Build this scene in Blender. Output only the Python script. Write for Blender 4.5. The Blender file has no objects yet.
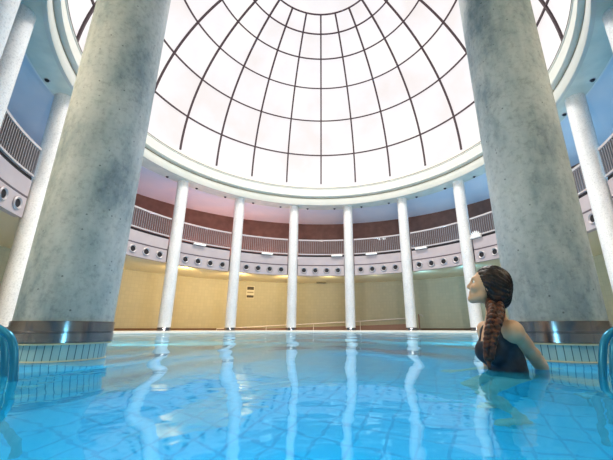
import bpy, bmesh, math, random
import numpy as np
from mathutils import Vector, Matrix
random.seed(7)
PI = math.pi
sin, cos = math.sin, math.cos
COL = bpy.context.scene.collection
SC = bpy.context.scene

# ------------------------------------------------------------------ layout (metres, z = 0 at eye level)
CY = 12.506            # centre of the rotunda, camera stands at x = y = 0
PH = 0.0071            # small turn of the column ring
NCOL = 16
RC = 10.0              # column ring
RCOL = 0.3225
ZD = -0.13             # deck level
ZW = -0.23             # water level
ZF = -1.30             # pool floor
ZB = 8.47              # underside of the ring beam
ZC = 8.72              # gallery ceiling
RW = 14.8              # outer round wall
ZS = 3.60              # underside of the gallery
ZG = 4.55              # gallery floor
DZ, DR = 10.16, 9.82   # dome sphere centre height, radius


def pol(a, r, z=0.0):
    return Vector((r * sin(a + PH), CY + r * cos(a + PH), z))


# ------------------------------------------------------------------ materials
def mat(name, color=(0.8, 0.8, 0.8), rough=0.5, metal=0.0, emit=None, es=0.0, spec=None):
    m = bpy.data.materials.new(name)
    m.use_nodes = True
    b = m.node_tree.nodes['Principled BSDF']
    b.inputs['Base Color'].default_value = (*color, 1)
    b.inputs['Roughness'].default_value = rough
    b.inputs['Metallic'].default_value = metal
    if spec is not None:
        b.inputs['Specular IOR Level'].default_value = spec
    if emit:
        b.inputs['Emission Color'].default_value = (*emit, 1)
        b.inputs['Emission Strength'].default_value = es
    return m


def nd(m, t, **kw):
    n = m.node_tree.nodes.new(t)
    for k, v in kw.items():
        if k in n.inputs.keys() if isinstance(k, str) else False:
            n.inputs[k].default_value = v
        else:
            setattr(n, k, v)
    return n


def lk(m, a, b):
    m.node_tree.links.new(a, b)


def ramp(m, stops, interp='LINEAR'):
    r = m.node_tree.nodes.new('ShaderNodeValToRGB')
    r.color_ramp.interpolation = interp
    e = r.color_ramp.elements
    e[0].position, e[0].color = stops[0][0], (*stops[0][1], 1)
    e[1].position, e[1].color = stops[-1][0], (*stops[-1][1], 1)
    for p, c in stops[1:-1]:
        n = e.new(p)
        n.color = (*c, 1)
    return r


def noisy(name, c1, c2, scale=3.0, detail=6.0, rough=0.6, lo=0.35, hi=0.65, bump=0.0, metal=0.0, stretch=None):
    m = mat(name, c1, rough, metal)
    b = m.node_tree.nodes['Principled BSDF']
    tc = nd(m, 'ShaderNodeTexCoord')
    src = tc.outputs['Object']
    if stretch:
        mp = nd(m, 'ShaderNodeMapping')
        mp.inputs['Scale'].default_value = stretch
        lk(m, src, mp.inputs['Vector'])
        src = mp.outputs['Vector']
    n = nd(m, 'ShaderNodeTexNoise')
    n.inputs['Scale'].default_value = scale
    n.inputs['Detail'].default_value = detail
    lk(m, src, n.inputs['Vector'])
    r = ramp(m, [(lo, c1), (hi, c2)])
    lk(m, n.outputs['Fac'], r.inputs['Fac'])
    lk(m, r.outputs['Color'], b.inputs['Base Color'])
    if bump:
        bp = nd(m, 'ShaderNodeBump')
        bp.inputs['Strength'].default_value = bump
        bp.inputs['Distance'].default_value = 0.02
        lk(m, n.outputs['Fac'], bp.inputs['Height'])
        lk(m, bp.outputs['Normal'], b.inputs['Normal'])
    return m


def concrete(name, base, dark, tint, spots=0.6):
    """cast concrete with large soft discolourations, fine grain and dark pits"""
    m = mat(name, base, 0.62)
    b = m.node_tree.nodes['Principled BSDF']
    tc = nd(m, 'ShaderNodeTexCoord')
    o = tc.outputs['Object']
    mp = nd(m, 'ShaderNodeMapping')
    mp.inputs['Scale'].default_value = (1.6, 1.6, 0.7)
    lk(m, o, mp.inputs['Vector'])
    n1 = nd(m, 'ShaderNodeTexNoise')
    n1.inputs['Scale'].default_value = 1.5
    n1.inputs['Detail'].default_value = 8
    n1.inputs['Roughness'].default_value = 0.62
    lk(m, mp.outputs['Vector'], n1.inputs['Vector'])
    r1 = ramp(m, [(0.32, dark), (0.5, tint), (0.66, base)])
    lk(m, n1.outputs['Fac'], r1.inputs['Fac'])
    n2 = nd(m, 'ShaderNodeTexNoise')
    n2.inputs['Scale'].default_value = 22
    n2.inputs['Detail'].default_value = 9
    n2.inputs['Roughness'].default_value = 0.7
    lk(m, o, n2.inputs['Vector'])
    r2 = ramp(m, [(0.33, (0.55, 0.55, 0.55)), (0.5, (1, 1, 1)), (0.7, (1.08, 1.08, 1.08))])
    lk(m, n2.outputs['Fac'], r2.inputs['Fac'])
    mx = nd(m, 'ShaderNodeMix', data_type='RGBA', blend_type='MULTIPLY')
    mx.inputs['Factor'].default_value = 0.55
    lk(m, r1.outputs['Color'], mx.inputs['A'])
    lk(m, r2.outputs['Color'], mx.inputs['B'])
    vo = nd(m, 'ShaderNodeTexVoronoi')
    vo.inputs['Scale'].default_value = 11
    lk(m, o, vo.inputs['Vector'])
    r3 = ramp(m, [(0.05, (0.35, 0.35, 0.36)), (0.10, (1, 1, 1))])
    lk(m, vo.outputs['Distance'], r3.inputs['Fac'])
    mx2 = nd(m, 'ShaderNodeMix', data_type='RGBA', blend_type='MULTIPLY')
    mx2.inputs['Factor'].default_value = spots
    lk(m, mx.outputs['Result'], mx2.inputs['A'])
    lk(m, r3.outputs['Color'], mx2.inputs['B'])
    lk(m, mx2.outputs['Result'], b.inputs['Base Color'])
    bp = nd(m, 'ShaderNodeBump')
    bp.inputs['Strength'].default_value = 0.25
    bp.inputs['Distance'].default_value = 0.01
    lk(m, n2.outputs['Fac'], bp.inputs['Height'])
    lk(m, bp.outputs['Normal'], b.inputs['Normal'])
    return m


def tiled(name, c1, c2, grout, tile=0.2, gap=0.012, rough=0.3, polar=False):
    """square tiles; polar = coordinates taken round the rotunda's axis (for the round wall and plinths)"""
    m = mat(name, c1, rough)
    b = m.node_tree.nodes['Principled BSDF']
    uv = nd(m, 'ShaderNodeUVMap')
    br = nd(m, 'ShaderNodeTexBrick')
    br.offset = 0.0
    br.inputs['Color1'].default_value = (*c1, 1)
    br.inputs['Color2'].default_value = (*c2, 1)
    br.inputs['Mortar'].default_value = (*grout, 1)
    br.inputs['Scale'].default_value = 1.0
    br.inputs['Mortar Size'].default_value = gap
    br.inputs['Mortar Smooth'].default_value = 0.2
    br.inputs['Brick Width'].default_value = tile
    br.inputs['Row Height'].default_value = tile
    lk(m, uv.outputs['UV'], br.inputs['Vector'])
    lk(m, br.outputs['Color'], b.inputs['Base Color'])
    return m, br


M = {}
M['column'] = concrete('white_concrete', (0.90, 0.87, 0.83), (0.76, 0.75, 0.73), (0.85, 0.83, 0.80), 0.3)
M['column_near'] = concrete('stained_shaded_concrete', (0.60, 0.58, 0.54), (0.17, 0.22, 0.24), (0.45, 0.46, 0.44), 0.85)  # near pair: stains, with backlit shade put into a darker base colour
M['steel'] = mat('brushed_steel', (0.34, 0.33, 0.36), 0.20, 1.0)
M['steel_blue'] = mat('blue_coated_rail', (0.02, 0.22, 0.36), 0.25, 0.35)
M['white'] = mat('white_paint', (0.88, 0.87, 0.84), 0.55)
M['beam'] = noisy('beam_paint', (0.70, 0.68, 0.61), (0.64, 0.65, 0.58), 0.8, 4, 0.55)
M['soffit'] = noisy('board_marked_concrete', (0.66, 0.68, 0.60), (0.80, 0.80, 0.70), 1.5, 8, 0.6, stretch=(1, 1, 1))
M['ceiling'] = noisy('ceiling_paint', (0.80, 0.82, 0.86), (0.72, 0.78, 0.85), 0.5, 3, 0.7)
M['dark'] = mat('dark_slot', (0.03, 0.027, 0.03), 0.6)
M['fascia'] = noisy('parapet_panel', (0.57, 0.49, 0.485), (0.51, 0.44, 0.45), 1.2, 4, 0.45)
M['slab'] = mat('slab_edge', (0.16, 0.13, 0.14), 0.7)
M['soffit_low'] = mat('gallery_soffit', (0.78, 0.72, 0.56), 0.6)
M['rail'] = mat('painted_rail', (0.62, 0.56, 0.55), 0.35, 0.1)
M['baluster'] = mat('baluster_grey', (0.30, 0.27, 0.27), 0.4, 0.2)
M['rib'] = mat('dome_rib', (0.055, 0.035, 0.04), 0.5)
M['notice'] = mat('notice_board', (0.62, 0.58, 0.48), 0.6)
M['ringgrey'] = mat('porthole_rim', (0.50, 0.46, 0.46), 0.4, 0.3)
M['deck'] = mat('deck_tile', (0.74, 0.68, 0.60), 0.4)
M['edge'] = mat('overflow_edge', (0.86, 0.83, 0.76), 0.4)
M['brown'] = noisy('brown_panel', (0.24, 0.135, 0.105), (0.19, 0.105, 0.08), 2.0, 4, 0.6)
M['skirt'] = mat('dark_skirting', (0.16, 0.09, 0.06), 0.6)
M['cream'] = mat('cream_trim', (0.72, 0.62, 0.42), 0.4)
M['skin'] = noisy('skin', (0.68, 0.42, 0.27), (0.62, 0.36, 0.22), 9, 4, 0.45)
M['suit'] = noisy('black_swimsuit', (0.018, 0.02, 0.028), (0.03, 0.032, 0.045), 30, 3, 0.5)
M['hair'] = noisy('dark_brown_hair', (0.010, 0.005, 0.005), (0.055, 0.024, 0.018), 34, 6, 0.3, 0.4, 0.72, 0.6, stretch=(1, 1, 0.35))
M['braid'] = noisy('auburn_braid', (0.03, 0.010, 0.006), (0.20, 0.06, 0.025), 40, 5, 0.38, 0.38, 0.7, 0.6)
M['eye'] = mat('eye_white', (0.8, 0.78, 0.75), 0.2)
M['iris'] = mat('eye_iris', (0.05, 0.03, 0.02), 0.2)
M['lamp'] = mat('lamp_white', (0.9, 0.9, 0.88), 0.4, emit=(1, 0.97, 0.92), es=0.5)

# daylit translucent glazing of the dome, faintly uneven
m = mat('dome_glazing', (0.9, 0.88, 0.9), 0.5)
b = m.node_tree.nodes['Principled BSDF']
tc = nd(m, 'ShaderNodeTexCoord')
n = nd(m, 'ShaderNodeTexNoise')
n.inputs['Scale'].default_value = 0.35
n.inputs['Detail'].default_value = 5
lk(m, tc.outputs['Object'], n.inputs['Vector'])
r = ramp(m, [(0.35, (0.93, 0.87, 0.86)), (0.5, (0.97, 0.93, 0.95)), (0.65, (1.04, 1.0, 0.97))])
lk(m, n.outputs['Fac'], r.inputs['Fac'])
lk(m, r.outputs['Color'], b.inputs['Emission Color'])
b.inputs['Emission Strength'].default_value = 0.82
b.inputs['Base Color'].default_value = (0.02, 0.02, 0.02, 1)
M['glazing'] = m

M['pool_tile'], _b = tiled('pool_floor_tile', (0.02, 0.38, 0.70), (0.03, 0.41, 0.73), (0.01, 0.24, 0.54), 0.16, 0.009, 0.4)
M['pool_wall'], _b = tiled('pool_wall_tile', (0.05, 0.38, 0.66), (0.07, 0.41, 0.69), (0.02, 0.20, 0.42), 0.2, 0.010, 0.4)
M['plinth'], _b = tiled('plinth_tile', (0.34, 0.52, 0.54), (0.40, 0.57, 0.57), (0.06, 0.14, 0.17), 0.046, 0.003, 0.3)
_b.inputs['Row Height'].default_value = 0.14
M['lower_wall'], _b = tiled('wall_mosaic', (0.46, 0.43, 0.34), (0.43, 0.405, 0.32), (0.41, 0.385, 0.31), 0.24, 0.012, 0.55)

# water: Fresnel mix of mirror and refraction, ripples from two noise scales
m = bpy.data.materials.new('pool_water')
m.use_nodes = True
nt = m.node_tree
nt.nodes.remove(nt.nodes['Principled BSDF'])
out = nt.nodes['Material Output']
tc = nd(m, 'ShaderNodeTexCoord')
mp = nd(m, 'ShaderNodeMapping')
mp.inputs['Scale'].default_value = (1.5, 0.55, 1)
mp.inputs['Location'].default_value = (3.1, 0.6, 0)
lk(m, tc.outputs['Object'], mp.inputs['Vector'])
w1 = nd(m, 'ShaderNodeTexNoise')
w1.inputs['Scale'].default_value = 1.15
w1.inputs['Detail'].default_value = 0.8
w1.inputs['Roughness'].default_value = 0.35
lk(m, mp.outputs['Vector'], w1.inputs['Vector'])
bp = nd(m, 'ShaderNodeBump')
bp.inputs['Strength'].default_value = 1.0
bp.inputs['Distance'].default_value = 0.085
w2 = nd(m, 'ShaderNodeTexNoise')
w2.inputs['Scale'].default_value = 7.0
w2.inputs['Detail'].default_value = 2.0
lk(m, tc.outputs['Object'], w2.inputs['Vector'])
ad = nd(m, 'ShaderNodeMath', operation='MULTIPLY_ADD')
ad.inputs[1].default_value = 0.028
lk(m, w2.outputs['Fac'], ad.inputs[0])
lk(m, w1.outputs['Fac'], ad.inputs[2])
lk(m, ad.outputs[0], bp.inputs['Height'])
gl = nd(m, 'ShaderNodeBsdfGlossy')
gl.inputs['Roughness'].default_value = 0.05
gl.inputs['Color'].default_value = (0.80, 0.95, 1, 1)
rf = nd(m, 'ShaderNodeBsdfRefraction')
rf.inputs['IOR'].default_value = 1.33
rf.inputs['Roughness'].default_value = 0.0
rf.inputs['Color'].default_value = (0.42, 0.90, 1.0, 1)
fr = nd(m, 'ShaderNodeFresnel')
fr.inputs['IOR'].default_value = 1.5
mx = nd(m, 'ShaderNodeMixShader')
for q in (gl, rf, fr):
    lk(m, bp.outputs['Normal'], q.inputs['Normal'])
mu = nd(m, 'ShaderNodeMath', operation='MULTIPLY')
mu.inputs[1].default_value = 0.95
lk(m, fr.outputs['Fac'], mu.inputs[0])
lk(m, mu.outputs[0], mx.inputs['Fac'])
df = nd(m, 'ShaderNodeBsdfDiffuse')       # light scattered back by the water itself
df.inputs['Color'].default_value = (0.015, 0.41, 0.66, 1)
m2 = nd(m, 'ShaderNodeMixShader')
m2.inputs['Fac'].default_value = 0.5
lk(m, rf.outputs['BSDF'], m2.inputs[1])
lk(m, df.outputs['BSDF'], m2.inputs[2])
lk(m, m2.outputs['Shader'], mx.inputs[1])
lk(m, gl.outputs['BSDF'], mx.inputs[2])
lk(m, mx.outputs['Shader'], out.inputs['Surface'])
M['water'] = m


# ------------------------------------------------------------------ helpers
def link(o, parent=None):
    COL.objects.link(o)
    if parent is not None:
        o.parent = parent
    return o


def mesh_obj(name, verts, faces, material, parent=None, smooth=True, uvs=None, sharp=35):
    me = bpy.data.meshes.new(name)
    me.from_pydata([tuple(v) for v in verts], [], faces)
    if uvs is not None:
        ul = me.uv_layers.new(name='UVMap')
        for p in me.polygons:
            for li in p.loop_indices:
                ul.data[li].uv = uvs[p.index][li - p.loop_start]
    me.materials.append(material)
    if smooth:
        me.polygons.foreach_set('use_smooth', [True] * len(me.polygons))
        if sharp:
            me.set_sharp_from_angle(angle=math.radians(sharp))
    me.update()
    return link(bpy.data.objects.new(name, me), parent)


def bm_obj(name, bm, material, parent=None, smooth=False):
    me = bpy.data.meshes.new(name)
    bmesh.ops.recalc_face_normals(bm, faces=bm.faces)
    bm.to_mesh(me)
    bm.free()
    me.materials.append(material)
    if smooth:
        me.polygons.foreach_set('use_smooth', [True] * len(me.polygons))
        me.set_sharp_from_angle(angle=math.radians(35))
    return link(bpy.data.objects.new(name, me), parent)


def box(bm, c, s, rotz=0.0, bev=0.0):
    r = bmesh.ops.create_cube(bm, size=1.0)
    mt = Matrix.Translation(c) @ Matrix.Rotation(rotz, 4, 'Z') @ Matrix.Diagonal((*s, 1))
    bmesh.ops.transform(bm, matrix=mt, verts=r['verts'])
    if bev:
        ed = list({e for v in r['verts'] for e in v.link_edges})
        bmesh.ops.bevel(bm, geom=ed, offset=bev, segments=2, affect='EDGES')


def tag(o, label, cat, group=None, kind=None):
    if label:
        o['label'] = label
    if cat:
        o['category'] = cat
    if group:
        o['group'] = group
    if kind:
        o['kind'] = kind
    return o


def struct(o, label=None):
    o['kind'] = 'structure'
    if label:
        o['label'] = label
    return o


def empty(name, loc=(0, 0, 0), rz=0.0, parent=None):
    o = bpy.data.objects.new(name, None)
    o.empty_display_size = 0.2
    o.location = loc
    o.rotation_euler = (0, 0, rz)
    return link(o, parent)


def lathe_data(prof, segs, a0=0.0, a1=2 * PI, centre=(0, 0), ph=0.0, closed=False):
    full = abs(a1 - a0 - 2 * PI) < 1e-6
    n = segs if full else segs + 1
    k = len(prof)
    V, F, UV = [], [], []
    L = [0.0]
    for i in range(1, k):
        L.append(L[-1] + math.dist(prof[i], prof[i - 1]))
    for i in range(n):
        a = a0 + (a1 - a0) * i / segs + ph
        for (r, z) in prof:
            V.append((centre[0] + r * sin(a), centre[1] + r * cos(a), z))
    kk = k if closed else k - 1
    for i in range(segs):
        j = (i + 1) % n
        for q in range(kk):
            q2 = (q + 1) % k
            F.append((i * k + q, j * k + q, j * k + q2, i * k + q2))
            ra = 0.5 * (prof[q][0] + prof[q2][0])
            u0 = (a0 + (a1 - a0) * i / segs) * ra
            u1 = (a0 + (a1 - a0) * (i + 1) / segs) * ra
            v0, v1 = L[q], L[q2] if q2 else L[q] + math.dist(prof[q], prof[q2])
            UV.append([(u0, v0), (u1, v0), (u1, v1), (u0, v1)])
    if closed and not full:
        F.append(tuple(range(k)))
        UV.append([(0, 0)] * k)
        F.append(tuple((n - 1) * k + q for q in reversed(range(k))))
        UV.append([(0, 0)] * k)
    return V, F, UV


def lathe(name, prof, material, parent=None, segs=128, a0=0.0, a1=2 * PI, centre=(0, CY), ph=PH, closed=False, sharp=35):
    V, F, UV = lathe_data(prof, segs, a0, a1, centre, ph, closed)
    return mesh_obj(name, V, F, material, parent, True, UV, sharp)


def tube_data(pts, rad, sides=10, cap=True):
    pts = [Vector(p) for p in pts]
    V, F = [], []
    up = Vector((0, 0, 1))
    prev = None
    for i, p in enumerate(pts):
        t = (pts[min(i + 1, len(pts) - 1)] - pts[max(i - 1, 0)]).normalized()
        if prev is None:
            x = t.cross(up)
            if x.length < 1e-3:
                x = t.cross(Vector((0, 1, 0)))
            x.normalize()
        else:
            x = (prev - t * prev.dot(t)).normalized()
        prev = x
        y = t.cross(x)
        rr = rad[i] if isinstance(rad, (list, tuple)) else rad
        for s in range(sides):
            a = 2 * PI * s / sides
            V.append(p + (x * cos(a) + y * sin(a)) * rr)
    n = len(pts)
    for i in range(n - 1):
        for s in range(sides):
            s2 = (s + 1) % sides
            F.append((i * sides + s, i * sides + s2, (i + 1) * sides + s2, (i + 1) * sides + s))
    if cap:
        F.append(tuple(reversed(range(sides))))
        F.append(tuple((n - 1) * sides + s for s in range(sides)))
    return V, F


def tube(name, pts, rad, material, parent=None, sides=10):
    V, F = tube_data(pts, rad, sides)
    return mesh_obj(name, V, F, material, parent, True, None, 50)


def smooth_path(pts, n=8):
    """Catmull-Rom through the points"""
    P = [Vector(p) for p in pts]
    P = [P[0] * 2 - P[1]] + P + [P[-1] * 2 - P[-2]]
    out = []
    for i in range(1, len(P) - 2):
        for k in range(n):
            t = k / n
            a, b_, c, d = P[i - 1], P[i], P[i + 1], P[i + 2]
            out.append(0.5 * ((2 * b_) + (c - a) * t + (2 * a - 5 * b_ + 4 * c - d) * t * t + (3 * b_ - a - 3 * c + d) * t ** 3))
    out.append(P[-2])
    return out


# ------------------------------------------------------------------ pool outline: round basin plus the bay the camera floats in
LOBE_C, LOBE_R, RP = 11.6, 4.8, 9.62


def outline(a):
    """a measured like the columns: 0 = straight ahead, PI = towards the camera"""
    a = (a + PI) % (2 * PI) - PI
    phi = PI - abs(a)
    d = LOBE_C * sin(phi)
    if phi < PI / 2 and abs(d) < LOBE_R:
        t1 = LOBE_C * cos(phi) - math.sqrt(LOBE_R ** 2 - d * d)
        if t1 < RP:
            return min(14.75, LOBE_C * cos(phi) + math.sqrt(LOBE_R ** 2 - d * d))
    return RP


NA = 360
angs = [2 * PI * (i + 0.5) / NA for i in range(NA)]


def ring_strip(fa, fb, za, zb):
    V, F, UV = [], [], []
    for a in angs:
        V.append(pol(a, fa(a), za))
        V.append(pol(a, fb(a), zb))
    for i in range(NA):
        j = (i + 1) % NA
        F.append((2 * i, 2 * j, 2 * j + 1, 2 * i + 1))
    for f in F:
        UV.append([(V[k].x, V[k].y) for k in f])
    return V, F, UV


# deck round the pool
V, F, UV = ring_strip(outline, lambda a: RW + 0.1, ZD, ZD)
struct(mesh_obj('floor', V, F, M['deck'], None, False, UV))
# overflow edge: pale lip of the pool
V, F, UV = ring_strip(outline, lambda a: outline(a) - 0.09, ZD + 0.004, ZD - 0.035)
V2, F2, UV2 = ring_strip(lambda a: outline(a) - 0.09, lambda a: outline(a) - 0.09, ZD - 0.035, ZD - 0.16)
o = len(V)
struct(mesh_obj('trim_1', V + V2, F + [tuple(k + o for k in f) for f in F2], M['edge'], None, False, UV + UV2))
# pool walls and floor
V, F, UV = [], [], []
s = 0.0
for i, a in enumerate(angs):
    V.append(pol(a, outline(a) - 0.06, ZD - 0.02))
    V.append(pol(a, outline(a) - 0.06, ZF))
for i in range(NA):
    j = (i + 1) % NA
    d = (V[2 * j] - V[2 * i]).length
    F.append((2 * i, 2 * i + 1, 2 * j + 1, 2 * j))
    UV.append([(s, 0), (s, ZF), (s + d, ZF), (s + d, 0)])
    s += d
struct(mesh_obj('wall_pool', V, F, M['pool_wall'], None, False, UV))
V = [Vector((0, CY, ZF))] + [pol(a, outline(a), ZF) for a in angs]
F = [(0, 1 + (i + 1) % NA, 1 + i) for i in range(NA)]
ca, sa = cos(0.42), sin(0.42)
UV = [[(V[k].x * ca - V[k].y * sa, V[k].x * sa + V[k].y * ca) for k in f] for f in F]
struct(mesh_obj('floor_pool', V, F, M['pool_tile'], None, False, UV))
# water surface
V = [Vector((0, CY, ZW))] + [pol(a, outline(a) - 0.062, ZW) for a in angs]
F = [(0, 1 + (i + 1) % NA, 1 + i) for i in range(NA)]
me_o = mesh_obj('pool_water', V, F, M['water'], None, False)
tag(me_o, 'clear turquoise pool water rippling between the columns', 'water', kind='stuff')
bm = bmesh.new()
bm.from_mesh(me_o.data)
bmesh.ops.recalc_face_normals(bm, faces=bm.faces)
if bm.faces[:][0].normal.z < 0:
    bmesh.ops.reverse_faces(bm, faces=bm.faces)
bm.to_mesh(me_o.data)
bm.free()

# ------------------------------------------------------------------ shell: round walls, gallery slab, ceiling, ring beam
struct(lathe('wall_lower', [(RW, ZD), (RW, ZS + 0.02)], M['lower_wall'], segs=160))
struct(lathe('baseboard_round', [(RW - 0.03, ZD), (RW - 0.03, ZD + 0.13), (RW, ZD + 0.13)], M['skirt'], segs=160))
struct(lathe('floor_gallery', [(10.42, ZS), (RW, ZS)], M['soffit_low'], segs=160))
struct(lathe('trim_2', [(10.42, ZS), (10.42, ZG), (RW, ZG)], M['slab'], segs=160))
struct(lathe('wall_upper', [(RW - 0.1, ZG), (RW - 0.1, ZC)], M['brown'], segs=160))
struct(lathe('ceiling', [(10.35, ZC), (RW, ZC)], M['ceiling'], segs=160))
struct(lathe('trim_3', [(9.42, ZB), (10.35, ZB)], M['soffit'], segs=192))
struct(lathe('trim_4', [(10.35, ZC + 0.02), (10.35, ZB - 0.012), (10.29, ZB - 0.012)], M['white'], segs=192))
# cornice steps of the beam, from the soffit up to the dome springing
struct(lathe('trim_5', [(9.52, ZB - 0.015), (9.40, ZB - 0.012), (9.38, ZB + 0.02), (9.38, 8.93), (9.40, 8.955), (9.40, 9.03),
                        (9.27, 9.05), (9.22, 9.09), (9.22, 9.16), (9.25, 9.19), (9.25, 9.63), (9.22, 9.66), (9.22, 9.73),
                        (9.26, 9.75), (9.55, 9.76), (9.80, 9.80), (9.83, 10.36)], M['beam'], segs=192))
struct(lathe('trim_6', [(9.405, 8.945), (9.375, 8.955), (9.375, 8.995), (9.405, 9.0)], noisy('groove_olive', (0.30, 0.27, 0.20), (0.38, 0.34, 0.24), 0.7), segs=192))
struct(lathe('trim_7', [(9.235, 9.705), (9.205, 9.71), (9.205, 9.735), (9.235, 9.745)], mat('groove_grey', (0.22, 0.20, 0.18), 0.6), segs=192))

# ------------------------------------------------------------------ the dome skylight
dome = empty('window_1', (0, CY, 0), -PH)
struct(dome, 'white translucent glazed dome with dark ribs and rings over the pool')
prof = [(DR * cos(t), DZ + DR * sin(t)) for t in np.linspace(math.radians(0.3), PI / 2, 40)]
prof[-1] = (0.01, prof[-1][1])
lathe('glazing', prof, M['glazing'], dome, 144, centre=(0, 0), ph=0, sharp=0)
lats = [14.0, 28.96, 42.15, 53.3, 62.2, 68.84]
for la in lats:
    t = math.radians(la)
    e, w = 0.07, 0.042
    q = []
    for (dr, dt) in ((0, -w), (-e, -w), (-e, w), (0, w)):
        rr = DR - 0.01 + dr
        tt = t + dt / DR
        q.append((rr * cos(tt), DZ + rr * sin(tt)))
    lathe('frame_ring', q, M['rib'], dome, 144, centre=(0, 0), ph=0, closed=True)
rib0 = None
ts = np.linspace(math.radians(0.9), math.radians(68.84), 28)
V, F = [], []
for t in ts:
    for (dr, x) in ((0, -0.05), (-0.08, -0.05), (-0.08, 0.05), (0, 0.05)):
        rr = DR - 0.01 + dr
        V.append((x, rr * cos(t), DZ + rr * sin(t)))
for i in range(len(ts) - 1):
    for q in range(4):
        F.append((i * 4 + q, i * 4 + (q + 1) % 4, (i + 1) * 4 + (q + 1) % 4, (i + 1) * 4 + q))
F += [(0, 1, 2, 3), tuple((len(ts) - 1) * 4 + q for q in (3, 2, 1, 0))]
rib0 = mesh_obj('rib', V, F, M['rib'], dome, False)
for k in range(1, 24):
    c = rib0.copy()
    link(c, dome)
    c.rotation_euler = (0, 0, -2 * PI * k / 24)

# ------------------------------------------------------------------ columns
def col_label(k):
    side = 'left' if k < 0 else 'right'
    n = abs(k)
    return {
        0.5: f'slim white column at the far side, first {side} of centre',
        1.5: f'slim white column at the far side, second {side} of centre',
        2.5: f'slim white column at the far {side}, ' + ('beside the dark red gallery wall' if k < 0 else 'just left of the woman\'s face'),
        3.5: f'white column on the far {side}, hidden behind the thick stained column',
        4.5: f'white column standing on the {side} just outside the thick stained column',
        5.5: f'white column high at the {side} edge, meeting the ring beam beside the dome',
        6.5: f'nearest pale lavender column cut by the upper {side} corner',
        7.5: (f'huge stained grey-green concrete column in the pool, {side} foreground'
              + (', steel band and ladder rail beside it' if k < 0 else ', behind the woman')),
    }[n]


def steel_band_prof(r):
    return [(r - 0.005, 0.052), (r + 0.012, 0.050), (r + 0.012, -0.022), (r + 0.007, -0.026), (r + 0.007, -0.030),
            (r + 0.014, -0.034), (r + 0.014, -0.098), (r - 0.02, -0.102)]


shared = {}
for i in range(NCOL):
    k = i - 7.5
    a = 2 * PI * k / NCOL
    near = abs(k) > 7
    p = pol(a, RC, 0)
    root = empty('concrete_column', (p.x, p.y, ZF if near else ZD), -(a + PH))
    tag(root, col_label(k), 'column', 'ring of columns carrying the dome')
    z0 = -root.location.z
    key = 'near' if near else 'far'
    if key not in shared:
        cm = M['column_near'] if near else M['column']
        sh = lathe('shaft', [(RCOL, z + z0) for z in (-0.10, 0.05, 2, 4, 6, 8.2)] + [(RCOL, ZC + z0 + 0.02)], cm, root, 64, centre=(0, 0), ph=0)
        parts = [sh]
        if near:
            parts.append(lathe('steel_band', [(r_, z + z0) for r_, z in steel_band_prof(RCOL)], M['steel'], root, 64, centre=(0, 0), ph=0))
            parts.append(lathe('tile_plinth', [(RCOL - 0.018, -0.245 + z0), (RCOL - 0.018, -0.106 + z0)], M['plinth'], root, 64, centre=(0, 0), ph=0))
            parts.append(lathe('cream_trim', [(RCOL - 0.02, -0.101 + z0), (RCOL + 0.008, -0.102 + z0), (RCOL + 0.008, -0.113 + z0), (RCOL - 0.02, -0.115 + z0)], M['cream'], root, 64, centre=(0, 0), ph=0))
            parts.append(lathe('cream_trim', [(RCOL - 0.02, -0.218 + z0), (RCOL - 0.013, -0.219 + z0), (RCOL - 0.013, -0.228 + z0), (RCOL - 0.02, -0.229 + z0)], M['cream'], root, 64, centre=(0, 0), ph=0))
            parts.append(lathe('footing', [(RCOL - 0.018, -0.24 + z0), (RCOL - 0.018, -0.45 + z0), (0.64, -0.45 + z0), (0.66, -0.47 + z0), (0.66, 0)], M['pool_wall'], root, 64, centre=(0, 0), ph=0))
        else:
            parts.append(lathe('steel_band', [(RCOL + 0.001, 0.045 + z0), (RCOL + 0.012, 0.043 + z0), (RCOL + 0.012, ZD + z0)], M['steel'], root, 64, centre=(0, 0), ph=0))
        shared[key] = parts
    else:
        for s_ in shared[key]:
            c = s_.copy()
            link(c, root)

# ------------------------------------------------------------------ gallery fronts: parapet panels, portholes, railings, one set per bay
BAY = 2 * PI / NCOL
HALF = BAY / 2 - 0.036
RG = 10.1


def side_of(m):
    return 'left' if m < 0 else 'right'


def bay_phrase(m):
    if m == 0:
        return 'in the middle bay straight ahead'
    n = abs(m)
    return {1: f'in the bay next {side_of(m)} of the middle', 2: f'in the second bay {side_of(m)} of the middle',
            3: f'in the bay beside the thick {side_of(m)} column', 4: f'behind the thick {side_of(m)} column',
            5: f'high at the {side_of(m)} edge of the photo', 6: f'above the {side_of(m)} edge, nearest the camera'}[n]


def hole_parts(parent, a, z):
    """round nozzle: raised rim, dark opening with a paler jet inside"""
    p = pol(a, RG - 0.012)
    rz = -(a + PH)
    V, F, _ = lathe_data([(0.215, -0.004), (0.225, 0.02), (0.185, 0.05), (0.14, 0.02), (0.14, -0.01)], 20)
    rim = mesh_obj('porthole', [(x, -zz, y) for x, y, zz in V], F, M['ringgrey'], parent)
    rim.location = (p.x, p.y, z)
    rim.rotation_euler = (0, 0, rz)
    V, F, _ = lathe_data([(0.142, 0.006), (0.07, 0.006), (0.0, 0.006)], 20)
    hole = mesh_obj('porthole_opening', [(x, -zz, y) for x, y, zz in V], F, M['dark'], rim)
    return rim, hole


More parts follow.
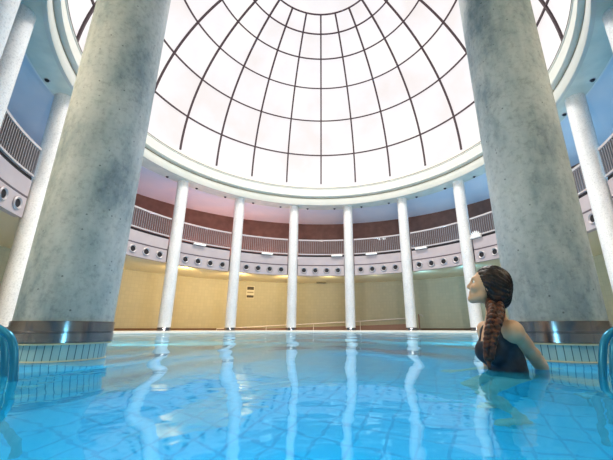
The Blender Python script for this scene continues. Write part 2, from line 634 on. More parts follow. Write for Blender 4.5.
first_hole = None
for mth in range(-6, 7):
    a = mth * BAY
    # parapet
    par = empty('gallery_parapet', (0, 0, 0))
    tag(par, 'pale lilac gallery parapet with round nozzles ' + bay_phrase(mth), 'parapet', 'parapets round the gallery')
    panel = lathe('parapet_panel', [(RG + 0.22, 3.50), (RG, 3.50), (RG, 4.175), (RG + 0.02, 4.19), (RG + 0.02, 4.235), (RG, 4.25), (RG, 4.82), (RG + 0.22, 4.82)],
                  M['fascia'], par, 14, a - HALF, a + HALF, closed=True)
    lathe('panel_groove', [(RG + 0.021, 4.17), (RG - 0.004, 4.185), (RG - 0.004, 4.24), (RG + 0.021, 4.255)], M['slab'], par, 14, a - HALF, a + HALF, closed=True)
    for j in (-1.5, -0.5, 0.5, 1.5):
        b_ = a + j * BAY / 5
        if first_hole is None:
            first_hole = hole_parts(par, b_, 3.86)
        else:
            p = pol(b_, RG - 0.012, 3.86)
            c = first_hole[0].copy()
            link(c, par)
            c.location = p
            c.rotation_euler = (0, 0, -(b_ + PH))
            d = first_hole[1].copy()
            link(d, c)
    # railing
    rl = empty('gallery_railing', (0, 0, 0))
    tag(rl, 'grey metal balustrade railing on the gallery ' + bay_phrase(mth), 'railing', 'railings round the gallery')
    for nm, zz, th, mt in (('top_rail', 6.03, 0.045, M['rail']), ('bottom_rail', 5.00, 0.035, M['rail'])):
        lathe(nm, [(RG + 0.05, zz - th), (RG - 0.03, zz - th), (RG - 0.03, zz + th), (RG + 0.05, zz + th)], mt, rl, 14, a - HALF, a + HALF, closed=True)
    lathe('shadow_gap', [(RG + 0.15, 4.82), (RG + 0.03, 4.82), (RG + 0.03, 4.93), (RG + 0.15, 4.93)], M['dark'], rl, 14, a - HALF, a + HALF, closed=True)
    nb = 25
    bal = None
    for j in range(nb):
        b_ = a - HALF + 2 * HALF * (j + 0.25) / (nb - 0.5)
        p = pol(b_, RG + 0.01)
        if bal is None:
            if 'bal' in shared:
                bal = shared['bal'].copy()
                link(bal, rl)
            else:
                bm = bmesh.new()
                box(bm, (0, 0, 5.5), (0.045, 0.045, 1.0))
                bal = bm_obj('baluster', bm, M['baluster'], rl)
                shared['bal'] = bal
            o = bal
        else:
            o = bal.copy()
            link(o, rl)
        o.location = (p.x, p.y, 0)
        o.rotation_euler = (0, 0, -(b_ + PH))

# white flood fixtures lying on the parapet ledge
fx = [(-2.11, 0), (-0.957, 0), (0.285, 0), (0.90, 0), (1.76, 0)]
for i, (mm, _) in enumerate(fx):
    a = mm * BAY
    p = pol(a, RG - 0.09, 4.82)
    root = empty('ledge_light', p, -(a + PH))
    tag(root, 'flat white floodlight on the parapet ledge ' + ['between second and third columns left of centre', 'between the first two columns left of centre',
        'at right of the middle bay', 'right of the first column right of centre', 'right of the second column right of centre'][i],
        'floodlight', 'floodlights on the parapet ledge')
    bm = bmesh.new()
    box(bm, (0, 0, 0.07), (0.78, 0.16, 0.10), bev=0.02)
    bm_obj('housing', bm, M['white'], root)
    bm = bmesh.new()
    box(bm, (0, -0.083, 0.07), (0.68, 0.012, 0.07))
    bm_obj('lens', bm, M['lamp'], root)
# the white fan-shaped one further right
a = 2.66 * BAY
root = empty('fan_light', pol(a, RG - 0.1, 4.82), -(a + PH))
tag(root, 'white fan-shaped shell lamp on the gallery ledge above the woman', 'lamp')
bm = bmesh.new()
box(bm, (0, 0, 0.05), (0.7, 0.14, 0.10), bev=0.02)
bm_obj('base', bm, M['white'], root)
for q in range(7):
    t = math.radians(25 + 130 * q / 6)
    bm = bmesh.new()
    box(bm, (0, 0, 0.22), (0.085, 0.05, 0.30), bev=0.02)
    o = bm_obj('fin', bm, M['white'], root)
    o.location = (0, 0, 0.05)
    o.rotation_euler = (0, PI / 2 - t, 0)

# downlights in the ring beam soffit
dl = None
cnt = 0
ORD = ['first', 'second', 'third', 'fourth', 'fifth', 'sixth', 'seventh', 'eighth', 'ninth', 'tenth', 'eleventh']
for j in range(-10, 10):
    a = (j + 0.5) * BAY / 2
    p = pol(a, 10.14, ZB)
    root = empty('soffit_downlight', p)
    near_col = 'left' if a < 0 else 'right'
    tag(root, f'tiny dark downlight under the ring beam, {ORD[j if j >= 0 else -j - 1]} to the {near_col} of centre', 'downlight', 'downlights under the ring beam')
    if dl is None:
        r1 = lathe('rim', [(0.075, -0.012), (0.055, -0.06), (0.0, -0.06)], M['dark'], root, 14, centre=(0, 0), ph=0)
        r2 = lathe('flange', [(0.10, 0.0), (0.10, -0.012), (0.07, -0.014)], M['ringgrey'], root, 14, centre=(0, 0), ph=0)
        dl = (r1, r2)
    else:
        for s_ in dl:
            link(s_.copy(), root)

# twin lamp on the brown gallery wall
a_ = math.atan2(6.05, 14.0 - 0.0)
a = 0.353
p = pol(a, RW - 0.14, 7.15)
root = empty('wall_spotlight', p, -(a + PH))
tag(root, 'small twin white spotlight on the brown gallery wall, right of centre', 'spotlight')
bm = bmesh.new()
box(bm, (0, 0, 0), (0.55, 0.06, 0.10), bev=0.015)
bm_obj('bracket', bm, M['ringgrey'], root)
for sx in (-0.2, 0.2):
    V, F, _ = lathe_data([(0.0, 0.20), (0.11, 0.20), (0.13, 0.16), (0.10, 0.0), (0.0, 0.0)], 16)
    mesh_obj('lamp_head', [(x + sx, -zz, y) for x, y, zz in V], F, M['lamp'], root)

# notice on the lower wall
a = -0.39
root = empty('notice_board', pol(a, RW - 0.03, 2.75), -(a + PH))
tag(root, 'small dark-headed notice board on the lit yellow lower wall, left of centre', 'sign')
bm = bmesh.new()
box(bm, (0, 0, 0), (0.62, 0.04, 0.98), bev=0.01)
bm_obj('board', bm, M['notice'], root)
for zz, hh, ww in ((0.30, 0.24, 0.52), (-0.02, 0.10, 0.50), (-0.34, 0.18, 0.54)):
    bm = bmesh.new()
    box(bm, (0, -0.024, zz), (ww, 0.012, hh))
    bm_obj('printed_panel', bm, mat('sign_print', (0.07, 0.06, 0.05) if hh > 0.12 else (0.30, 0.27, 0.20), 0.6), root)

# ramp with handrail in the corridor behind the columns
RR = 12.3
def zr(a, lo, hi):
    t = (a + 0.60) / 1.11
    return ZD + lo + (hi - lo) * t
V, F = [], []
na = 24
for i in range(na + 1):
    a = -0.60 + 1.11 * i / na
    z = zr(a, 0.02, 0.42)
    V += [pol(a, RR, ZD), pol(a, RR, z), pol(a, RR + 1.3, z), pol(a, RR + 1.3, ZD)]
for i in range(na):
    for q in range(3):
        F.append((i * 4 + q, (i + 1) * 4 + q, (i + 1) * 4 + q + 1, i * 4 + q + 1))
F += [(0, 1, 2, 3), (na * 4 + 3, na * 4 + 2, na * 4 + 1, na * 4)]
struct(mesh_obj('floor_ramp', V, F, mat('ramp_brown', (0.22, 0.13, 0.10), 0.6), None, False))
root = empty('ramp_handrail', (0, 0, 0))
tag(root, 'thin pinkish handrail sloping up to the right behind the far columns', 'handrail')
pts = [pol(-0.60 + 1.11 * i / na, RR - 0.02, zr(-0.60 + 1.11 * i / na, 0.10, 0.80)) for i in range(na + 1)]
tube('hand_rail', pts, 0.035, M['rail'], root)
for i in (0, 6, 12, 18, 24):
    a = -0.60 + 1.11 * i / na
    tube('rail_post', [pol(a, RR - 0.02, ZD), pol(a, RR - 0.02, zr(a, 0.10, 0.80))], 0.025, M['rail'], root)
a = 0.57
root = empty('standpipe', pol(a, RR, ZD), -(a + PH))
tag(root, 'slender brown standpipe with a tap arm behind the column right of centre', 'pipe')
tube('pipe', [(0, 0, 0), (0, 0, 1.05)], 0.05, mat('pipe_brown', (0.25, 0.15, 0.12), 0.5), root)
tube('tap_arm', smooth_path([(0, 0, 0.98), (0.12, 0, 1.02), (0.24, 0, 0.97), (0.27, 0, 0.86)], 4), 0.03, M['ringgrey'], root)
bm = bmesh.new()
box(bm, (0, 0, 0.02), (0.2, 0.2, 0.04), bev=0.01)
bm_obj('base_plate', bm, M['ringgrey'], root)

# vent in the gallery soffit
a = 0.0
root = empty('soffit_vent', pol(a, 14.1, ZS - 0.001), -(a + PH))
tag(root, 'dark slotted vent in the yellow soffit under the middle gallery bay', 'vent')
bm = bmesh.new()
box(bm, (0, 0, -0.03), (0.8, 0.5, 0.06), bev=0.01)
bm_obj('frame', bm, mat('vent_frame', (0.30, 0.26, 0.16), 0.5), root)
for q in range(4):
    bm = bmesh.new()
    box(bm, (0, -0.18 + 0.12 * q, -0.065), (0.7, 0.06, 0.02))
    bm_obj('slat', bm, M['dark'], root)

# ------------------------------------------------------------------ pool handrails beside the thick columns
for sgn in (-1, 1):
    side = 'left' if sgn < 0 else 'right'
    x0 = 1.40 if sgn < 0 else 1.36
    y0 = 1.62 if sgn < 0 else 1.68
    root = empty('pool_handrail', (sgn * x0, y0, -1.0))
    tag(root, f'blue tubular pool handrail dipping into the water at the {side} edge', 'handrail', 'blue handrails beside the thick columns')
    for q, dy in enumerate((0.0, 0.16)):
        P = [(0.035, 0, ZF + 1.02), (0.03, 0, 0.45), (0.02, 0, 0.70), (-0.01, 0, 0.86), (-0.045, 0, 0.945), (-0.10, 0, 0.985), (-0.20, 0, 1.030),
             (-0.45, 0, 1.15), (-0.85, 0, 1.34), (-1.0, 0, 1.36), (-1.10, 0, 1.28), (-1.12, 0, 1.1), (-1.12, 0, ZF + 1.02)]
        P = [(-sgn * (x_ - q * 0.19), y_ + dy, z_ + 0.005) for x_, y_, z_ in P]
        tube('rail', smooth_path(P, 6), 0.017, M['steel_blue'], root, 12)
    bm = bmesh.new()
    for zz in (0.25, 0.5):
        box(bm, (-sgn * (0.033 - 0.095), 0.08, zz), (0.23, 0.09, 0.03))
    bm_obj('tread', bm, M['steel'], root)

# ------------------------------------------------------------------ the woman: one continuous body grown from a distance field
class Field:
    def __init__(self, lo, hi, h):
        self.h = h
        self.lo = np.array(lo, float)
        self.n = np.ceil((np.array(hi) - self.lo) / h).astype(int) + 1
        self.f = np.full(self.n, 1.0, np.float32)

    def sub(self, lo, hi):
        i0 = np.clip(np.floor((np.array(lo) - self.lo) / self.h).astype(int), 0, self.n - 1)
        i1 = np.clip(np.ceil((np.array(hi) - self.lo) / self.h).astype(int) + 1, 1, self.n)
        sl = tuple(slice(i0[k], i1[k]) for k in range(3))
        ax = [self.lo[k] + self.h * np.arange(i0[k], i1[k]) for k in range(3)]
        return sl, np.stack(np.meshgrid(*ax, indexing='ij'), -1)

    def add(self, d, sl, k, op='u'):
        a = self.f[sl]
        if op == 'u':
            if k > 0:
                hh = np.clip(0.5 + 0.5 * (a - d) / k, 0, 1)
                self.f[sl] = a * (1 - hh) + d * hh - k * hh * (1 - hh)
            else:
                self.f[sl] = np.minimum(a, d)
        else:
            d = -d
            if k > 0:
                hh = np.clip(0.5 - 0.5 * (a - d) / k, 0, 1)
                self.f[sl] = a * (1 - hh) + d * hh + k * hh * (1 - hh)
            else:
                self.f[sl] = np.maximum(a, d)

    def capsule(self, a, b_, ra, rb, k=0.02, op='u'):
        a, b_ = np.array(a, float), np.array(b_, float)
        mg = max(ra, rb) + k + 2 * self.h + 0.02
        sl, P = self.sub(np.minimum(a, b_) - mg, np.maximum(a, b_) + mg)
        ab = b_ - a
        t = np.clip(((P - a) @ ab) / max(ab @ ab, 1e-9), 0, 1)
        d = np.linalg.norm(P - a - t[..., None] * ab, axis=-1) - (ra + (rb - ra) * t)
        self.add(d.astype(np.float32), sl, k, op)

    def ellip(self, c, r, R=None, k=0.02, op='u'):
        c, r = np.array(c, float), np.array(r, float)
        mg = r.max() + k + 2 * self.h + 0.02
        sl, P = self.sub(c - mg, c + mg)
        Q = P - c
        if R is not None:
            Q = Q @ R                      # columns of R = local axes
        k0 = np.linalg.norm(Q / r, axis=-1)
        k1 = np.linalg.norm(Q / (r * r), axis=-1)
        d = k0 * (k0 - 1) / np.maximum(k1, 1e-6)
        self.add(d.astype(np.float32), sl, k, op)

    def mesh(self):
        """naive surface nets"""
        f, h = self.f, self.h
        s_ = f < 0
        nx, ny, nz = f.shape
        cnt = np.zeros((nx - 1, ny - 1, nz - 1), np.float32)
        acc = np.zeros((nx - 1, ny - 1, nz - 1, 3), np.float32)
        for ax in range(3):
            o1, o2 = [q for q in range(3) if q != ax]
            for u in (0, 1):
                for v in (0, 1):
                    st = [slice(0, -1)] * 3
                    en = [slice(0, -1)] * 3
                    st[ax], en[ax] = slice(0, -1), slice(1, None)
                    for q, w in ((o1, u), (o2, v)):
                        st[q] = en[q] = slice(1, None) if w else slice(0, -1)
                    A, B = f[tuple(st)], f[tuple(en)]
                    c = (A < 0) != (B < 0)
                    t = np.where(c, A / np.where(c, A - B, 1), 0)
                    cnt += c
                    acc[..., ax] += t
                    acc[..., o1] += np.where(c, u, 0)
                    acc[..., o2] += np.where(c, v, 0)
        act = cnt > 0
        idx = -np.ones(act.shape, int)
        ii = np.argwhere(act)
        idx[act] = np.arange(len(ii))
        V = self.lo + h * (ii + acc[act] / cnt[act][:, None])
        F = []
        for ax in range(3):
            o1, o2 = (ax + 1) % 3, (ax + 2) % 3
            st = [slice(1, -1)] * 3
            en = [slice(1, -1)] * 3
            st[ax], en[ax] = slice(0, -1), slice(1, None)
            A, B = s_[tuple(st)], s_[tuple(en)]
            base = np.array([1, 1, 1])
            base[ax] = 0
            for flip, msk in ((False, A & ~B), (True, ~A & B)):
                e = np.argwhere(msk) + base
                if not len(e):
                    continue
                d1, d2 = np.zeros(3, int), np.zeros(3, int)
                d1[o1], d2[o2] = 1, 1
                q = np.stack([idx[tuple((e - d1 - d2).T)], idx[tuple((e - d2).T)], idx[tuple(e.T)], idx[tuple((e - d1).T)]], 1)
                F.append(q[:, ::-1] if flip else q)
        F = np.concatenate(F)
        return V, F[(F >= 0).all(1)].tolist()


def relax(V, F, it=2, lam=0.5):
    F = np.array(F)
    V = np.array(V)
    for _ in range(it):
        s_ = np.zeros_like(V)
        c = np.zeros(len(V))
        for q in range(4):
            for w in (1, 3):
                np.add.at(s_, F[:, q], V[F[:, (q + w) % 4]])
                np.add.at(c, F[:, q], 1)
        V = V + lam * (s_ / np.maximum(c, 1)[:, None] - V)
    return V


def unit(v):
    v = np.array(v, float)
    return v / np.linalg.norm(v)


# head frame: looks left, slightly away from the camera and upwards
hf = unit((-0.87, 0.40, 0.27))
hl = unit(np.cross((0, 0, 1), hf))          # her left
hu = np.cross(hf, hl)
HR = np.stack([hf, hl, hu], 1)
HC = np.array([1.052, 2.05, 0.256])


def hp(x, y, z):
    return HC + HR @ np.array([x, y, z])


# body frame
bf = unit((-0.99, 0.08, 0))
bl = unit(np.cross((0, 0, 1), bf))
SHC = np.array([1.055, 2.04, 0.0])
SL, SR_ = SHC + bl * 0.150 + np.array([0.028, 0, -0.005]), SHC - bl * 0.155 + np.array([0, 0, -0.005])
BT = np.stack([bf, bl, np.array([0, 0, 1.0])], 1)


def torso(fl, grow=0.0, k=0.04):
    fl.ellip(SHC + bf * 0.0 + np.array([0.015, 0, -0.07]), np.array([0.092, 0.135, 0.115]) + grow, BT, k)
    fl.capsule(SL * 0.86 + SHC * 0.14 + np.array([0.01, 0, -0.015]), SR_ * 0.86 + SHC * 0.14 + np.array([0.01, 0, -0.015]), 0.046 + grow, 0.046 + grow, k)
    fl.ellip(SHC + np.array([0.04, 0.01, -0.20]), np.array([0.090, 0.122, 0.15]) + grow, BT, k)
    fl.ellip(SHC + np.array([0.055, 0.02, -0.32]), np.array([0.092, 0.125, 0.14]) + grow, BT, k)
    fl.ellip(SHC + np.array([0.065, 0.03, -0.45]), np.array([0.115, 0.165, 0.125]) + grow, BT, k)
    for sg in (1, -1):
        fl.ellip(SHC + bf * 0.062 + bl * 0.066 * sg + np.array([0.01, 0, -0.135]), np.array([0.050, 0.055, 0.060]) + grow, BT, k * 0.8)


body = Field((0.55, 1.60, -1.32), (1.75, 2.55, 0.42), 0.0062)
torso(body)
# neck
body.capsule(HC + np.array([0.030, 0.0, -0.075]), SHC + np.array([0.012, 0, 0.01]), 0.052, 0.058, 0.035)
body.capsule(SHC + np.array([0.012, 0, 0.035]), SL * 0.7 + SHC * 0.3 + np.array([0.01, 0, 0.01]), 0.045, 0.038, 0.03)
body.capsule(SHC + np.array([0.012, 0, 0.035]), SR_ * 0.7 + SHC * 0.3 + np.array([0.01, 0, 0.01]), 0.045, 0.038, 0.03)
# head
body.ellip(hp(-0.012, 0, 0.028), (0.096, 0.074, 0.090), HR, 0.02)
body.ellip(hp(0.030, 0, -0.035), (0.064, 0.058, 0.080), HR, 0.03)
body.capsule(hp(0.022, 0.045, -0.075), hp(0.072, 0.010, -0.103), 0.018, 0.019, 0.03)
body.capsule(hp(0.022, -0.045, -0.075), hp(0.072, -0.010, -0.103), 0.018, 0.019, 0.03)
body.ellip(hp(0.078, 0, -0.103), (0.018, 0.020, 0.016), HR, 0.015)
body.capsule(hp(0.083, 0.022, 0.022), hp(0.083, -0.022, 0.022), 0.014, 0.014, 0.02)
for sg in (1, -1):
    body.ellip(hp(0.096, 0.032 * sg, 0.002), (0.016, 0.018, 0.013), HR, 0.012, 'd')
    body.ellip(hp(0.070, 0.040 * sg, -0.035), (0.024, 0.024, 0.022), HR, 0.02)
    body.ellip(hp(-0.008, 0.076 * sg, -0.012), (0.022, 0.010, 0.032), HR, 0.008)
body.capsule(hp(0.088, 0, 0.010), hp(0.107, 0, -0.030), 0.009, 0.011, 0.012)
body.ellip(hp(0.100, 0, -0.036), (0.014, 0.017, 0.010), HR, 0.008)
body.capsule(hp(0.090, 0.014, -0.062), hp(0.090, -0.014, -0.062), 0.0085, 0.0085, 0.008)
body.capsule(hp(0.087, 0.012, -0.077), hp(0.087, -0.012, -0.077), 0.009, 0.009, 0.008)
# arms reach back and down to the ledge of the column
EL, WL = np.array([1.235, 2.005, -0.145]), np.array([1.415, 2.155, -0.315])
ER, WR_ = np.array([1.085, 2.23, -0.275]), np.array([0.865, 2.14, -0.345])
ARM = []
for S, E_, W in ((SL, EL, WL), (SR_, ER, WR_)):
    d = unit(E_ - S)
    body.ellip(S + np.array([0.008, 0, -0.012]), (0.052, 0.050, 0.054), None, 0.035)
    body.capsule(S, E_, 0.044, 0.037, 0.02)
    body.capsule(S * 0.65 + E_ * 0.35, S * 0.4 + E_ * 0.6, 0.043, 0.040, 0.02)
    body.capsule(E_, W, 0.037, 0.024, 0.02)
    body.capsule(E_ * 0.8 + W * 0.2, E_ * 0.6 + W * 0.4, 0.037, 0.034, 0.02)
    # hand lying flat on the ledge, fingers a little spread and bent
    f_ = unit((W - E_) * np.array([1, 1, 0.35]))
    sd = unit(np.cross(f_, (0, 0, 1)))
    up = np.cross(sd, f_)
    HRr = np.stack([f_, sd, up], 1)
    body.ellip(W + f_ * 0.045, (0.050, 0.038, 0.016), HRr, 0.015)
    for q, (off, ln) in enumerate(((-0.030, 0.062), (-0.010, 0.074), (0.011, 0.070), (0.030, 0.054))):
        b0 = W + f_ * 0.078 + sd * off
        b1 = b0 + f_ * ln * 0.5 + sd * off * 0.25 + up * 0.006
        b2 = b1 + f_ * ln * 0.45 + sd * off * 0.15 - up * 0.018
        body.capsule(b0, b1, 0.0095, 0.0085, 0.004)
        body.capsule(b1, b2, 0.0085, 0.0072, 0.003)
    ts_ = -1 if S is SL else 1
    b0 = W + f_ * 0.025 + sd * 0.030 * ts_
    b1 = b0 + f_ * 0.028 + sd * 0.026 * ts_
    body.capsule(b0, b1, 0.012, 0.010, 0.006)
    body.capsule(b1, b1 + f_ * 0.028 + sd * 0.008 * ts_, 0.010, 0.008, 0.003)
# legs: half-crouched in the water
HIP = SHC + np.array([0.065, 0.03, -0.50])
for sg in (1, -1):
    h0 = HIP + bl * 0.085 * sg
    kn = HIP + bf * 0.20 + bl * (0.10 + (0.02 if sg > 0 else 0)) * sg + np.array([0, 0, -0.36])
    an = np.array([*(kn - bf * 0.16)[:2], ZF + 0.072])
    body.capsule(h0, kn, 0.082, 0.054, 0.03)
    body.capsule(kn, an, 0.052, 0.034, 0.02)
    body.capsule(kn * 0.75 + an * 0.25 - bf * 0.012, kn * 0.5 + an * 0.5 - bf * 0.012, 0.050, 0.045, 0.02)
    hz = ZF + 0.030
    heel = np.array([*(an - bf * 0.03)[:2], hz])
    ball = np.array([*(an + bf * 0.11)[:2], hz - 0.004])
    toe = np.array([*(an + bf * 0.165)[:2], hz - 0.008])
    body.capsule(an, heel, 0.034, 0.028, 0.02)
    body.capsule(an, ball, 0.034, 0.026, 0.02)
    body.capsule(heel, ball, 0.026, 0.027, 0.015)
    body.capsule(ball + bl * 0.012, toe + bl * 0.015, 0.024, 0.017, 0.012)
    body.capsule(ball - bl * 0.016, toe - bl * 0.02 - bf * 0.015, 0.022, 0.015, 0.012)
V, F = body.mesh()
V = relax(V, F, 2, 0.4)
woman = mesh_obj('person', V, F, M['skin'], None, True, None, 0)
tag(woman, 'woman in a black swimsuit with a long braid, sunk in the water looking up left', 'person')

# swimsuit: the torso grown by a few millimetres, cut at neckline, armholes and legs
suit = Field((0.80, 1.78, -0.66), (1.32, 2.32, 0.10), 0.006)
torso(suit, 0.0075)
sl, P = suit.sub((0.5, 1.5, -1), (1.6, 2.6, 0.3))
Q = P - SHC
lat = Q @ bl
fwd = Q @ bf
zz = Q[..., 2]
neck_z = np.where(np.abs(lat) < 0.050, -0.055 + 0.02 * np.clip(-fwd / 0.08, -1, 1), 0.3)
cut = np.maximum(zz - neck_z, -1)
suit.f[sl] = np.maximum(suit.f[sl], cut)
suit.f[sl] = np.maximum(suit.f[sl], zz - np.where((np.abs(lat) > 0.128) & (fwd < 0.02), -0.05, 0.3))
for S, E_ in ((SL, EL), (SR_, ER)):
    suit.capsule(S + unit(S - SHC) * 0.022 + np.array([0.014, 0, 0.0]), E_, 0.052, 0.046, 0.008, 'd')
for sg in (1, -1):
    suit.capsule(HIP + bl * 0.16 * sg + np.array([0, 0, -0.06]), HIP + bl * 0.08 * sg + bf * 0.25 + np.array([0, 0, -0.01]), 0.085, 0.095, 0.01, 'd')
V, F = suit.mesh()
V = relax(V, F, 2, 0.4)
mesh_obj('swimsuit', V, F, M['suit'], woman, True, None, 0)

# hair: cap drawn back to the nape, then a braid over the near shoulder
hair = Field((0.90, 1.84, 0.02), (1.26, 2.24, 0.42), 0.005)
hair.ellip(hp(-0.024, 0, 0.030), (0.106, 0.087, 0.101), HR, 0.01)
hair.ellip(hp(-0.052, 0, -0.020), (0.082, 0.078, 0.088), HR, 0.03)
hair.capsule(hp(-0.070, 0.02, -0.060), hp(-0.050, 0.045, -0.115), 0.050, 0.032, 0.03)
hair.ellip(hp(-0.075, -0.005, -0.065), (0.055, 0.065, 0.06), HR, 0.03)
hair.capsule(hp(0.0, 0.074, 0.0), hp(-0.045, 0.07, -0.075), 0.018, 0.02, 0.02)
sl, P = hair.sub((0.5, 1.5, -1), (1.6, 2.6, 0.6))
L_ = (P - HC) @ HR
# open the face: everything in front of a slanted hairline
front = L_[..., 0] - (0.040 + 0.045 * np.clip((L_[..., 2] - 0.02) / 0.08, -1.0, 1.0))
hair.f[sl] = np.maximum(hair.f[sl], front)
V, F = hair.mesh()
V = relax(V, F, 2, 0.4)
Lh = (V - HC - HR @ np.array([-0.03, 0, 0.0])) @ HR
ang = np.arctan2(Lh[:, 1], Lh[:, 2])
rr_ = np.linalg.norm(Lh, axis=1)
V = V + (Lh / rr_[:, None]) @ HR.T * (0.0028 * np.sin(ang * 24 + 6 * Lh[:, 0] / 0.1 + 2 * np.sin(ang * 5)) + 0.0018 * np.sin(ang * 55 + 30 * Lh[:, 0]))[:, None]
hair_o = mesh_obj('hair', V, F, M['hair'], woman, True, None, 0)

path = smooth_path([hp(-0.050, 0.050, -0.110), (1.012, 1.92, 0.092), (0.970, 1.868, 0.045), (0.935, 1.850, -0.02), (0.915, 1.850, -0.08), (0.908, 1.856, -0.125), (0.902, 1.858, -0.160)], 12)
br = Field((0.84, 1.77, -0.26), (1.14, 2.10, 0.24), 0.0045)
n_ = len(path)
for i, p in enumerate(path):
    t = i / (n_ - 1)
    w = 0.036 * (1 - 0.5 * t)
    tg = unit(np.array(path[min(i + 1, n_ - 1)]) - np.array(path[max(i - 1, 0)]))
    sx = unit(np.cross(tg, (0.3, 1, 0)))
    sy = np.cross(tg, sx)
    for ph in (0, 2.09, 4.19):
        a = i * 0.44 + ph
        c = np.array(p) + sx * sin(a) * w * 0.95 + sy * sin(2 * a) * w * 0.5
        br.ellip(c, (w * 0.52,) * 3, None, 0.003)
tip = np.array(path[-1])
br.capsule(tip, tip + np.array([-0.004, 0, -0.05]), 0.016, 0.005, 0.01)
V, F = br.mesh()
V = relax(V, F, 1, 0.3)
braid = mesh_obj('braid', V, F, M['braid'], woman, True, None, 0)
Vt, Ft, _ = lathe_data([(0.017, -0.008), (0.0215, -0.004), (0.0215, 0.004), (0.017, 0.008)], 16)
mesh_obj('hair_tie', [(x + tip[0], y + tip[1], z + tip[2] + 0.005) for x, y, z in Vt], Ft, M['dark'], braid)
for sg in (1, -1):
    for rad, off, mt, nm in ((0.0092, 0.0, M['eye'], 'eye'),):
        bm = bmesh.new()
        bmesh.ops.create_uvsphere(bm, u_segments=16, v_segments=12, radius=rad)
        eo = bm_obj(nm, bm, mt, woman, True)
        eo.location = hp(0.079, 0.031 * sg, 0.003)
        bm = bmesh.new()
        bmesh.ops.create_uvsphere(bm, u_segments=12, v_segments=8, radius=0.006)
        io = bm_obj('iris', bm, M['iris'], eo, True)
        io.location = Vector(hf) * 0.0056

# ------------------------------------------------------------------ lights
def point(name, loc, energy, color, rad=0.05):
    l = bpy.data.lights.new(name, 'POINT')
    l.energy = energy
    l.color = color
    l.shadow_soft_size = rad
    o = bpy.data.objects.new(name, l)
    o.location = loc
    return link(o)


def spot(name, loc, target, energy, color, ang=120, rad=0.05, blend=0.8):
    l = bpy.data.lights.new(name, 'SPOT')
    l.energy = energy
    l.color = color
    l.spot_size = math.radians(ang)
    l.spot_blend = blend
    l.shadow_soft_size = rad
    o = bpy.data.objects.new(name, l)
    o.location = loc
    o.rotation_euler = (Vector(target) - Vector(loc)).to_track_quat('-Z', 'Y').to_euler()
    return link(o)


WARM, RED, BLUE, CYAN = (1.0, 0.70, 0.30), (1.0, 0.42, 0.30), (0.35, 0.62, 1.0), (0.25, 0.75, 1.0)
# warm lamps in the ground-floor corridor on the left, cooler ones added on the right for the blue tint
for a, e, c in ((-1.30, 25, (0.3, 0.85, 0.9)), (-0.85, 130, WARM), (-0.52, 155, WARM), (-0.22, 100, (1.0, 0.74, 0.32)), (0.05, 38, (1.0, 0.82, 0.42)), (0.35, 18, (0.9, 0.9, 0.75)), (0.65, 30, (0.35, 0.8, 1.0)), (0.9, 45, (0.2, 0.7, 1.0)), (1.3, 30, (0.3, 0.85, 0.9))):
    spot('corridor_lamp', pol(a, 10.6, 3.25), pol(a, 14.8, 1.6), e * 2.2, c, 150, 0.05, 0.6)
# gallery: red light at left, unseen blue and white fills added for the ceiling
SKY = (0.30, 0.66, 1.0)
for a, e, c in ((-1.0, 50, (0.8, 0.6, 0.9)), (-0.75, 200, RED), (-0.50, 200, RED), (-0.30, 140, RED), (0.0, 40, (0.9, 0.75, 0.75)), (0.35, 60, (0.55, 0.78, 1.0)), (0.75, 95, (0.35, 0.68, 1.0)), (1.1, 130, SKY), (-1.5, 80, SKY), (1.5, 130, SKY), (-1.9, 80, SKY), (1.9, 120, SKY)):
    if c == RED:
        point('gallery_fill', pol(a, 13.7, 5.0), e * 0.55, c)
        point('gallery_fill', pol(a, 11.3, 5.1), 45, (0.80, 0.88, 1.0))
    else:
        point('gallery_fill', pol(a, 12.6, 5.4), e, c)
# large unseen light discs added below the water surface to brighten the pool floor
def area(name, loc, size, energy, color, rot=(0, 0, 0), shape='DISK'):
    l = bpy.data.lights.new(name, 'AREA')
    l.shape = shape
    l.size = size
    l.energy = energy
    l.color = color
    o = bpy.data.objects.new(name, l)
    o.location = loc
    o.rotation_euler = rot
    return link(o)


area('pool_fill', (0, 14.0, ZW - 0.04), 13.0, 300, (0.70, 0.95, 1.0))
area('pool_fill', (0, 2.6, ZW - 0.04), 6.0, 90, (0.70, 0.95, 1.0))
# daylight from the oculus
area('oculus_daylight', (0, CY, DZ + DR - 0.6), 6.0, 2400, (1.0, 0.96, 0.91))
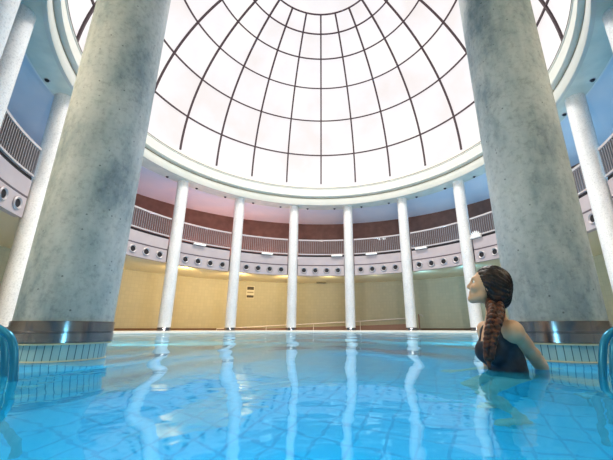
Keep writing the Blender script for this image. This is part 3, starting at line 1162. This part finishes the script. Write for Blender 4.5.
# unseen fills added behind the thick columns to brighten the far side
spot('hall_fill', (-2.95, 4.05, 0.6), (-1.0, 18, 3.5), 1500, (1.0, 0.90, 0.76), 130, 0.08, 0.5)
spot('hall_fill', (2.95, 4.05, 0.6), (1.0, 18, 3.5), 1400, (1.0, 0.93, 0.84), 130, 0.08, 0.5)
spot('bay_fill', (-4.4, 0.7, 2.6), (-8.0, 7.5, 8.4), 420, (1.0, 0.97, 0.88), 110, 0.2, 0.6)  # unseen upward fills added to brighten the near soffits
spot('bay_fill', (4.4, 0.7, 2.6), (8.0, 7.5, 8.4), 380, (1.0, 0.97, 0.92), 110, 0.2, 0.6)
spot('rim_fill', (2.9, 4.15, 1.2), (-1.9, 2.9, 3.2), 170, (0.85, 0.85, 1.0), 75, 0.1, 0.6)  # unseen edge lights added for pale rims on the thick columns
spot('rim_fill', (-2.9, 4.15, 1.2), (1.9, 2.9, 3.2), 130, (0.9, 0.88, 1.0), 75, 0.1, 0.6)
# cyan fill added beside the camera, standing in for pool light on the columns
point('bay_fill', (-0.1, 0.35, -0.15), 13, CYAN, 0.05)
point('bay_fill', (-4.4, 0.6, 2.6), 170, (1.0, 0.88, 0.74), 0.3)  # warm fills added out of view for the thick columns
point('bay_fill', (-1.6, -0.9, 2.8), 32, (1.0, 0.88, 0.72), 0.3)
point('bay_fill', (4.4, 0.6, 2.6), 80, (1.0, 0.88, 0.76), 0.3)
point('bay_fill', (1.6, -0.9, 2.8), 28, (1.0, 0.88, 0.74), 0.3)

w = bpy.data.worlds.new('world')
w.use_nodes = True
w.node_tree.nodes['Background'].inputs['Color'].default_value = (0.95, 0.95, 1.0, 1)
w.node_tree.nodes['Background'].inputs['Strength'].default_value = 0.5
SC.world = w
SC.view_settings.view_transform = 'Standard'
for lk_ in ('Medium High Contrast', 'None'):
    try:
        SC.view_settings.look = lk_
        break
    except TypeError:
        pass
print('LOOK', SC.view_settings.look)
SC.view_settings.exposure = 0.0

# ------------------------------------------------------------------ camera
cam = bpy.data.cameras.new('camera')
co = link(bpy.data.objects.new('camera', cam))
cam.sensor_fit = 'HORIZONTAL'
cam.sensor_width = 36.0
cam.lens = 325.88 / 613 * 36
cam.shift_x = -(322.15 - 306.5) / 613
cam.shift_y = (230.16 - 230.0) / 613
cam.clip_start = 0.02
co.location = (0, 0, 0)
co.rotation_euler = (Matrix.Rotation(-0.00689, 4, 'Z') @ Matrix.Rotation(PI / 2 + 0.29263, 4, 'X')).to_euler()
SC.camera = co
